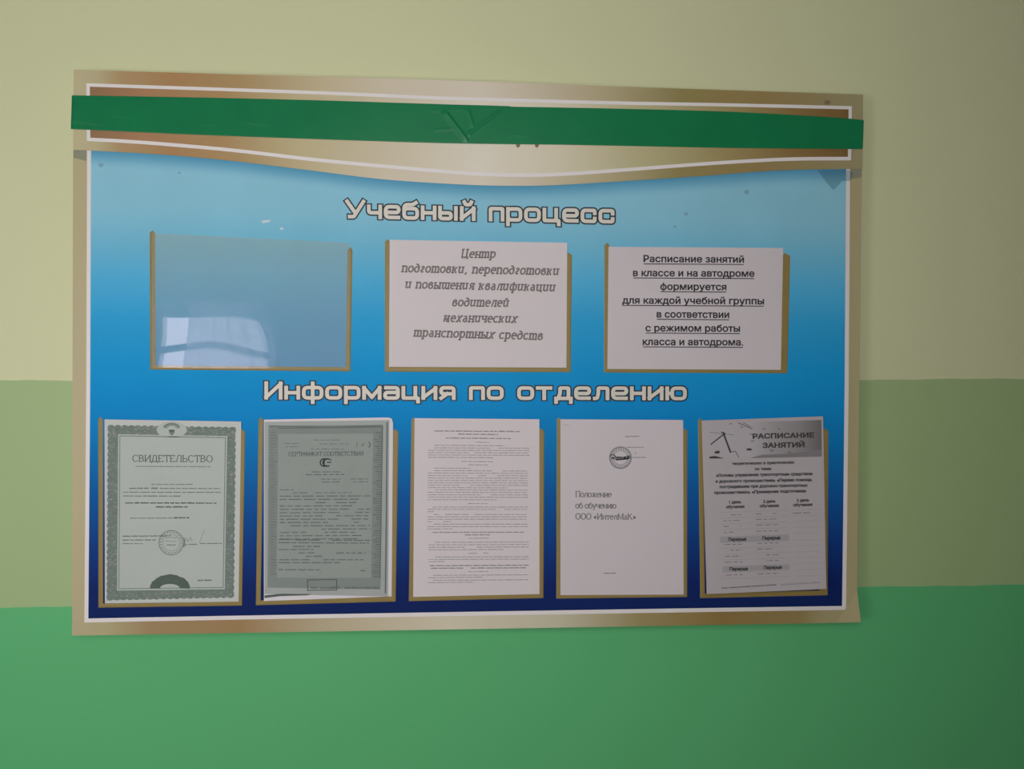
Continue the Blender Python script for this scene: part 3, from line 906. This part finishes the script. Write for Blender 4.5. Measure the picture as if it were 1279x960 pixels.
# emblem at the top on a pale patch, arch at the foot
ink('emblem_patch', [arc(214.5, 536.4, 19, 10.4, 0, 360, 28)], D, CERT_IN, s, 3)
wing = stroke(arc(214.5, 534.4, 9.4, 5.2, 185, 355, 16), 2.6)
for k in range(9):
    a_ = 195 + k * 18.75
    p_ = arc(214.5, 535.2, 5.5, 3.2, a_, a_ + 1, 1)[0]; q_ = arc(214.5, 535.2, 9.6, 5.8, a_, a_ + 1, 1)[0]
    wing += stroke([p_, q_], .9)
ink('emblem_print', wing, D, CERT_FR, s, 4)
ink('emblem_print', [[(210.6, 536.4), (218.4, 536.4), (217.6, 540.6), (214.5, 544), (211.4, 540.6)]], D, CERT_FR, s, 4)
ink('emblem_print', [blob(214.5, 537.8, 3.4, 1.6)], D, CERT_DK, s, 5)
ar = [(187 + 0, 734.6)] + arc(212.2, 734.6, 24.8, 17.2, 180, 360, 26) + [(237, 734.4)] + list(reversed(arc(212.2, 734.5, 12.2, 5.4, 180, 360, 14)))
arch = []
oa = [(x + random.uniform(-.5, .5), y + random.uniform(-.6, .6)) for x, y in arc(212.2, 734.6, 25, 17.4, 180, 360, 26)]
ia = arc(212.2, 734.6, 12.4, 5.6, 180, 360, 26)
for i in range(26): arch.append([oa[i], oa[i + 1], ia[i + 1], ia[i]])
ink('arch_print', arch, D, CERT_DK, s, 4)
g, wd = serif('СВИДЕТЕЛЬСТВО', SER, .20, .12, .4, 0, .12)
ink('title_text', place(g, wd, (165.5, 576.2), (265.5, 576.8), 5.6), D, CERT_DK, s, 4)
tx = words((169, 582.5), (263, 583.2), .8, 1, (8, 20), .8)
for A, B, h, dn in (((189, 605.2), (241, 605.2), .9, 1), ((161.5, 610.4), (186, 610.0), 1.3, 1), ((189, 610.2), (197, 610.2), 1.4, 1), ((200, 610.2), (275.5, 610.4), 1.0, .9), ((153.8, 615.0), (275.8, 615.2), 1.0, 1), ((153.8, 619.6), (225.5, 619.8), 1.0, 1),
                    ((156.5, 628.6), (270.5, 628.8), 1.6, 1), ((194.5, 633.6), (234.5, 633.6), 1.7, 1), ((162.5, 647.4), (216, 647.2), .9, 1), ((217, 647.2), (236.5, 647.2), 1.8, 1), ((153, 670.0), (214, 669.4), 1.2, 1), ((153, 674.8), (194.5, 674.6), 1.1, 1), ((153, 679.2), (178, 679.2), 1.0, 1),
                    ((229, 680.6), (246, 680.0), 1.1, 1), ((250, 679.0), (277, 678.8), 1.0, 1), ((247, 725.4), (265, 725.0), 1.6, 1)):
    tx += words(A, B, h, dn, (4, 14), 1.2)
ink('printed_text', tx, D, CERT_DK, s, 4)['kind'] = 'stuff'
sl = stroke(arc(213.8, 677.5, 15.2, 15.2, 0, 360, 40), 1.1, True) + stroke(arc(213.8, 677.5, 10.5, 10.5, 0, 360, 30), .5, True)
for k in range(22):
    a = k * 360 / 22
    sl += stroke(arc(213.8, 677.5, 12.9, 12.9, a, a + 9, 2), 1.2)
sl += words((207, 671.5), (221, 671.5), .8) + words((206, 676), (222, 676), .7) + words((208, 681), (220, 681), 1.4) + stroke(arc(228.6, 677, 2, 6.5, -70, 70, 8), 1.4)
ink('seal_print', sl, D, CERT_FR, s, 4)
ink('signature', stroke(smooth_line([(230, 679), (233, 672), (235, 676), (238, 671), (240, 676)]), .6) + stroke(smooth_line([(249, 678), (253, 667), (256, 661)]), .5), D, CERT_FR, s, 4)

# lower row, second: dark grey photocopy with a white margin
Q = [(329.8, 523.9), (491, 521), (489.2, 744.5), (329.6, 750.4)]
D = lambda x, y: .0027 + .0012 * max(0, (548 - y) / 25) * max(0, (x - 455) / 35) + .0004 * math.sin((y - 520) / 30)
COPY_L = mat('photocopy_grey', (.36, .40, .355), .75, .2, .07, 22)
COPY_M = mat('photocopy_mid_grey', (.28, .32, .285), .75, .2, .08, 30)
COPY_D = mat('photocopy_dark_grey', (.125, .15, .13), .75, .2, .12, 60)
COPY_W = mat('photocopy_light_rim', (.46, .49, .445), .75, .2, .05, 30)
COPY_H = mat('photocopy_hatch_grey', (.185, .215, .19), .75, .2)
s = sheet('certificate', Q, PAPER_B, 'dark grey photocopy of a certificate with white margin right and below, second lower pocket', 'certificate', D, nx=24, ny=32, corner=(489.2, 522.4))
ink('copy_print', quadgrid([(330.6, 526.6), (486.3, 524.4), (484.8, 744.6), (330.4, 741.6)], 24, 32), D, COPY_W, s, 1)
ink('frame_print', quadgrid([(335.4, 531.6), (478.5, 530.4), (475.2, 735.8), (334.2, 733.6)], 24, 32), D, COPY_M, s, 2)
ink('field_print', quadgrid([(347.5, 541.8), (466, 541.4), (463.4, 721.4), (345.6, 721.2)], 24, 32), D, COPY_L, s, 3)
ink('edge_print', [[(330.4, 743.2), (352, 741.2), (390, 741.6), (384, 743.2), (350, 744.2), (330.4, 746.6)]], D, COPY_D, s, 4)
ink('edge_print', stroke([(483.6, 527), (482.6, 640), (481.4, 741)], 1.8), D, COPY_H, s, 4)
ink('edge_print', stroke([(336, 531.8), (410, 533.4), (478, 531.2)], 1.4), D, COPY_H, s, 4)
hk = []
for k in range(64):
    y = 540 + k * 2.85
    x1 = 476.4 - (y - 540) * .0148
    hk += stroke([(x1 - random.uniform(3, 10), y), (x1, y + .2)], random.uniform(.7, 1.6))
hk += stroke([(477.6, 533), (474.6, 722)], 1.6)
for k in range(50):
    y = 540 + k * 3.6
    hk += stroke([(337.5, y), (337.5 + random.uniform(4, 9), y)], random.uniform(.5, .9))
hk += words((388, 735), (474, 735), 2.6, .8, (3, 12), 1) + stroke([(347.5, 534.6), (478, 533)], 1.2)
ink('hatch_print', hk, D, COPY_H, s, 4)['kind'] = 'stuff'
tx = []
def seg(L, h, dn=.85, wl=(4, 12), gp=2.0):
    global tx
    for A, B in L: tx += words(A, B, h, dn, wl, gp)
seg([((392, 549.6), (430, 549.6)), ((388, 554.6), (436, 554.4)), ((388, 561), (430, 561)), ((355, 554), (375, 554)), ((356, 558.2), (374, 558.0))], .7)
seg([((389, 589.6), (425, 589.6)), ((382, 593.2), (430, 592.8))], 1.1, 1)
seg([((401, 598.6), (425, 598.6)), ((402, 602.4), (424, 602.0)), ((438, 598.4), (460, 598.4)), ((441, 602), (459, 602))], 1.0, 1)
seg([((350, 612), (367, 612)), ((352, 615.8), (440, 615.4))], .9, .9)
for k in range(14):
    y = 620 + k * 4.12
    seg([((349.5, y), (random.choice((462, 461, 462.5, 448, 463)), y - .4))], 1.15, .86, (5, 18), 2.6)
seg([((348, 674), (366, 674)), ((369, 674.6), (462, 675.2)), ((348, 678), (461, 678.6)), ((348, 682.6), (400, 682.8)), ((348, 686.6), (392, 686.4)), ((373, 690.8), (393, 690.6)), ((382, 695.2), (402, 695)), ((420, 691), (457, 691)), ((349, 699.4), (454, 699.4)), ((348, 703), (425, 703)), ((348, 711.6), (400, 712)), ((438, 713), (456, 713))], 1.2, .9, (5, 16), 2)
ink('printed_text', tx, D, COPY_D, s, 4)['kind'] = 'stuff'
g, wd = serif('СЕРТИФИКАТ СООТВЕТСТВИЯ', SER, .26, .16, .3, 0, .1)
ink('title_text', place(g, wd, (360.5, 569.4), (454, 568.6), 3.4), D, COPY_D, s, 4)
mk = stroke(arc(405, 577.4, 5.0, 4.6, 50, 310, 18), 1.5) + stroke(arc(408.8, 577.4, 5.4, 4.6, 60, 300, 18), 1.5) + stroke([(403.2, 575.6), (406.4, 575.6)], 1.1) + stroke([(404.8, 575.6), (404.8, 580)], 1.2) + stroke([(408.4, 577.2), (414, 577)], 1.2) + stroke([(411.6, 573.6), (414, 574)], 1.2)
ink('mark_print', mk, D, INK, s, 5)
sg = stroke(arc(460, 555.2, 2.2, 3.4, -80, 80, 8), 1.1) + stroke(arc(447.5, 555, 2, 3.0, 110, 250, 8), .6) + stroke([(451.6, 555), (452.8, 556.4), (455, 553)], .8)
ink('signature', sg, D, COPY_D, s, 5)
st = stroke([(384, 724), (420.5, 723.4), (420.6, 736.4), (384.4, 737)], 1.2, True) + words((387, 735), (418, 734.6), 1.5, .7)
ink('stamp_print', st, D, COPY_D, s, 5)
ink('seal_print', stroke(arc(390, 712, 12, 8, 0, 180, 16), .6), D, COPY_M, s, 4)

# lower row, third: dense page of small print
Q = [(517.8, 522.0), (673.6, 523.4), (673.8, 741.6), (516, 745.2)]
D = lambda x, y: .0020 + .0005 * (x - 516) / 158
s = sheet('paper_page', Q, PAPER, 'white sheet filled with dense small print, middle pocket of the lower row', 'document', D)
tx, bd = [], []
def row3(y, a, b, h=.78, bold=False, dn=.97):
    """a print line; a and b are fractions of the sheet's width"""
    global tx, bd
    sk = (y - 522) / 220
    A = (517.8 - 1.8 * sk + a * 156.5, y); B = (517.8 - 1.8 * sk + b * 156.5, y + .9 * (1 - 1.9 * sk))
    r = words(A, B, h, dn, (4, 12), 1.1)
    if bold: bd += r
    else: tx += r
row3(538.6, .16, .84, 1.3, True); row3(542.4, .35, .67, 1.3, True); row3(547.4, .25, .77, 1.2, True); row3(552, .43, .60)
row3(556.2, .16, .72)
for k, (a, b) in enumerate(((.16, .92), (.11, .92), (.11, .92), (.11, .92), (.11, .63))): row3(559.4 + k * 2.95, a, b)
row3(576.4, .38, .64); row3(580.6, .43, .59); row3(584.8, .16, .45)
for k in range(8): row3(588 + k * 3.02, .16 if k == 0 else .11, .91 if k < 7 else .75)
for k in range(5): row3(612 + k * 3.05, .17 if k == 0 else .11, .91 if k < 4 else .66)
row3(629, .43, .59)
row3(633.4, .15, .91); row3(636.2, .11, .91); row3(639.2, .11, .16)
for k in range(4): row3(642.6 + k * 3.0, .16 if k == 0 else .11, .90 if k < 3 else .3)
for k in range(3): row3(654.8 + k * 3.0, .16 if k == 0 else .11, .91 if k < 2 else .31)
row3(665.2, .15, .88, 1.2, True); row3(668.4, .41, .64, 1.2, True); row3(672.4, .44, .6)
for k in range(4): row3(677.4 + k * 3.1, .17 if k == 0 else .12, .92 if k < 3 else .72)
row3(691.2, .44, .6)
for k in range(3): row3(695.8 + k * 3.0, .17 if k == 0 else .12, .92 if k < 2 else .25)
row3(706.8, .13, .92, 1.3, True); row3(710, .14, .9, 1.3, True); row3(714.2, .44, .6)
row3(718.6, .16, .92); row3(721.6, .12, .56); row3(724.8, .16, .92); row3(727.8, .12, .49)
FINE = mat('fine_print_ink', (.26, .235, .23), .7, .2)
ink('printed_text', tx, D, FINE, s, 1)['kind'] = 'stuff'
ink('bold_text', bd, D, GREYINK, s, 1)['kind'] = 'stuff'

# lower row, fourth: title page with a round stamp
Q = [(700, 523.4), (853.2, 524.3), (853.8, 742.2), (700, 742.9)]
D = lambda x, y: .0020 + .0008 * (x - 700) / 153
s = sheet('paper_page', Q, PAPER_M, 'nearly blank white sheet with three large lines and a round stamp, fourth lower pocket', 'document', D)
dk = []
for t, A, B in (('Положение', (719, 620.4), (763.5, 620.6)), ('об обучению', (719, 634.4), (769.5, 634.6)), ('ООО «ИнтелМаК»', (719, 648.2), (794, 648.6))):
    g, wd = serif(t, SER, .30, .17, .36, 0, .16)
    ink('text_line', place(g, wd, A, B, 5.0), D, GREYINK, s, 1)
for A, B, h in (((781, 545.6), (798.5, 545.2), 1.2), ((783, 558.8), (804, 558.8), 1.0), ((790, 571.6), (807.5, 571.4), 1.0), ((754, 716.4), (769.5, 716), 1.3), ((704, 531), (712, 530.8), .6)):
    ink('small_line', words(A, B, h, 1, (5, 9), .6), D, GREYINK if h > .7 else SOFTINK, s, 1)
sl = stroke(arc(775, 571.4, 13.3, 13.3, 0, 360, 40), 1.7, True) + stroke(arc(775, 571.4, 9.0, 9.0, 0, 360, 30), .8, True)
for k in range(24):
    sl += stroke(arc(775, 571.4, 11.2, 11.2, k * 15, k * 15 + 9, 2), 1.8)
ink('stamp_print', sl, D, mat('stamp_grey_ink', (.30, .285, .285), .7, .2), s, 1)
sg = stroke(smooth_line([(761.5, 570), (766, 567.2), (772, 572), (786, 569), (778, 573.5), (764, 571.8), (774, 570.6), (785, 572.6), (769, 574.2), (788, 571)]), 1.1)
ink('signature', sg + stroke([(793, 566.6), (794.6, 565)], .6), D, INK, s, 2)

# lower row, fifth: tilted timetable sheet with a clock picture
Q = [(876.3, 525.0), (1028, 519.8), (1032, 735.2), (882.7, 741.7)]
D = lambda x, y: .0022 + .0170 * max(0, (y - 540) / 200) ** 1.4 + .003 * max(0, (x - 980) / 50)
s = sheet('paper_timetable', Q, PAPER_DIM, 'tilted timetable sheet with a grey clock picture across its top, lower right pocket', 'timetable', D)
bq = [(886, 528.6), (1026, 524.2), (1026.6, 570.0), (886, 572.5)]
o_s = world_loc(s)
PIC, _ = ramp_mat('grey_clock_picture', 'X', P(886, 550).x - o_s.x, P(1026, 550).x - o_s.x, [(0, (.55, .51, .505)), (.35, (.56, .52, .515)), (.55, (.44, .41, .40)), (.8, (.33, .31, .30)), (1, (.19, .175, .165))], .7, .2)
pic = ink('picture_print', quadgrid(bq, 14, 6), D, PIC, s, 1)
DK = mat('picture_dark_grey', (.07, .065, .06), .7, .2)
MID = mat('picture_mid_grey', (.27, .25, .245), .7, .2)
hands = stroke([(904.6, 541.6), (887.6, 555)], 1.5) + stroke([(903.6, 541), (912.6, 565)], 2.2) + [arc(904.3, 541.8, 1.9, 1.9, 0, 360, 12)] + [[(899.5, 538.6), (904.5, 539.4), (904, 542)]]
hands += [[(886, 570.2), (893, 569.2), (905, 572.2), (886, 572.5)]] + stroke(smooth_line([(912, 564.6), (918, 563.6), (920.5, 567), (923, 571.4)]), .8)
hands += [blob(896, 564.6, 3.6, 1.9), blob(935.8, 561, 3.6, 1.6)]
ink('clock_hands', hands, D, DK, pic, 2)
md = stroke([(886, 539.5), (917, 543)], .8) + stroke([(922, 527.8), (940, 535.6)], 1.6) + stroke([(928, 527.4), (938, 533)], 1.2)
for b_ in ((912.5, 529, 2, .8), (926.5, 533.2, 2.2, .9), (964, 562.4, 2.6, 1.6), (985.6, 565, 3.4, 1.8), (973, 535.2, 2.2, 1), (954, 535.4, 2.4, .8), (940, 550.6, 2.6, .9), (938.5, 542, 2.6, .8)): md.append(blob(*b_))
md += [[(936, 572.0), (952, 567.6), (984, 566.6), (1026, 561), (1026.4, 570)]]
ink('clock_face', md, D, MID, pic, 2)
dk = []
for t, A, B in (('РАСПИСАНИЕ', (940.5, 547.6), (1016.5, 546.0)), ('ЗАНЯТИЙ', (953, 559.0), (1004.5, 558.0))):
    g, wd = sans(t, .045)
    ink('title_text', place(g, wd, A, B, 8.2), D, DK, pic, 3)
BOLDINK = mat('bold_grey_ink', (.05, .048, .048), .7, .2)
for t, A, B, h in (('теоретических и практических', (914.5, 580.4), (992, 578.6), 4.6), ('по теме:', (943, 587.0), (963.5, 586.6), 4.6), ('«Основы управления транспортным средством', (894.5, 595.2), (1014.5, 593.0), 5.0), ('и дорожного происшествия». «Первая помощь', (894, 602.6), (1014, 600.4), 5.0),
                   ('пострадавшим при дорожно-транспортных', (899, 609.4), (1008.5, 607.4), 5.0), ('происшествиях». «Примерная подготовка»', (892.5, 616.8), (1007, 614.4), 5.0),
                   ('1 день', (911, 628.6), (925.5, 628.2), 5.0), ('обучения', (907, 634.6), (929.5, 634.0), 5.0), ('2 день', (953.5, 627.8), (968.5, 627.2), 5.0), ('обучения', (949, 633.4), (972.5, 632.8), 5.0), ('3 день', (995.5, 626.4), (1010.5, 625.8), 5.0), ('обучения', (991, 632.2), (1014.5, 631.4), 5.0),
                   ('Перерыв', (910, 675.4), (932, 674.8), 5.6), ('Перерыв', (952.5, 673.8), (974.5, 673.2), 5.6), ('Перерыв', (911.5, 712.4), (934, 711.8), 5.6), ('Перерыв', (954.5, 710.6), (976.5, 710.0), 5.6)):
    g, wd = sans(t, .05)
    ink('text_line', place(g, wd, A, B, h), D, BOLDINK, s, 2)
SHADE = mat('grey_table_row', (.44, .41, .41), .7, .2)
for q_ in ([(899.2, 670), (985.4, 667), (985.6, 674.4), (899.6, 677.6)], [(902, 707), (986, 704.2), (986.3, 710.8), (902.4, 714)]):
    ink('table_row', quadgrid(q_, 6, 2), D, SHADE, s, 1)
tx = []
for k, y in enumerate((643.6, 650.6, 657.6, 665.2, 680.4, 687.6, 695.2, 702.4, 718.4)):
    r = k * .35
    tx += words((903 + r, y), (925 + r, y - .6), .9, .9, (4, 9), 2.2)
    tx += words((944 + r, y - 1.6), (971 + r, y - 2.4), .9, .9, (4, 9), 2.4)
tx += words((990, 641.2), (1012, 640.6), 1.0, 1, (8, 14), 2) + words((901, 735), (970, 730.6), 1.4, 1, (8, 20), .6)
ink('small_text', tx, D, mat('table_ink', (.17, .16, .155), .7, .2), s, 2)['kind'] = 'stuff'
rl = []
for k, y in enumerate((639, 646.4, 653.6, 660.8, 668, 677, 684, 691.4, 698.6, 706, 714, 721.6)):
    r = k * .3
    if k not in (4, 9): rl += stroke([(899 + r, y + .6), (940 + r, y - .7)], .4) + stroke([(942 + r, y - .8), (984 + r, y - 2.2)], .4)
    rl += stroke([(990 + r, y - 2.4), (1024 + r * .6, y - 3.4)], .4)
rl += words((975, 731), (1024, 728), 2.2, .9, (10, 20), .5)
ink('table_rule', rl, D, SOFTINK, s, 2)['kind'] = 'stuff'
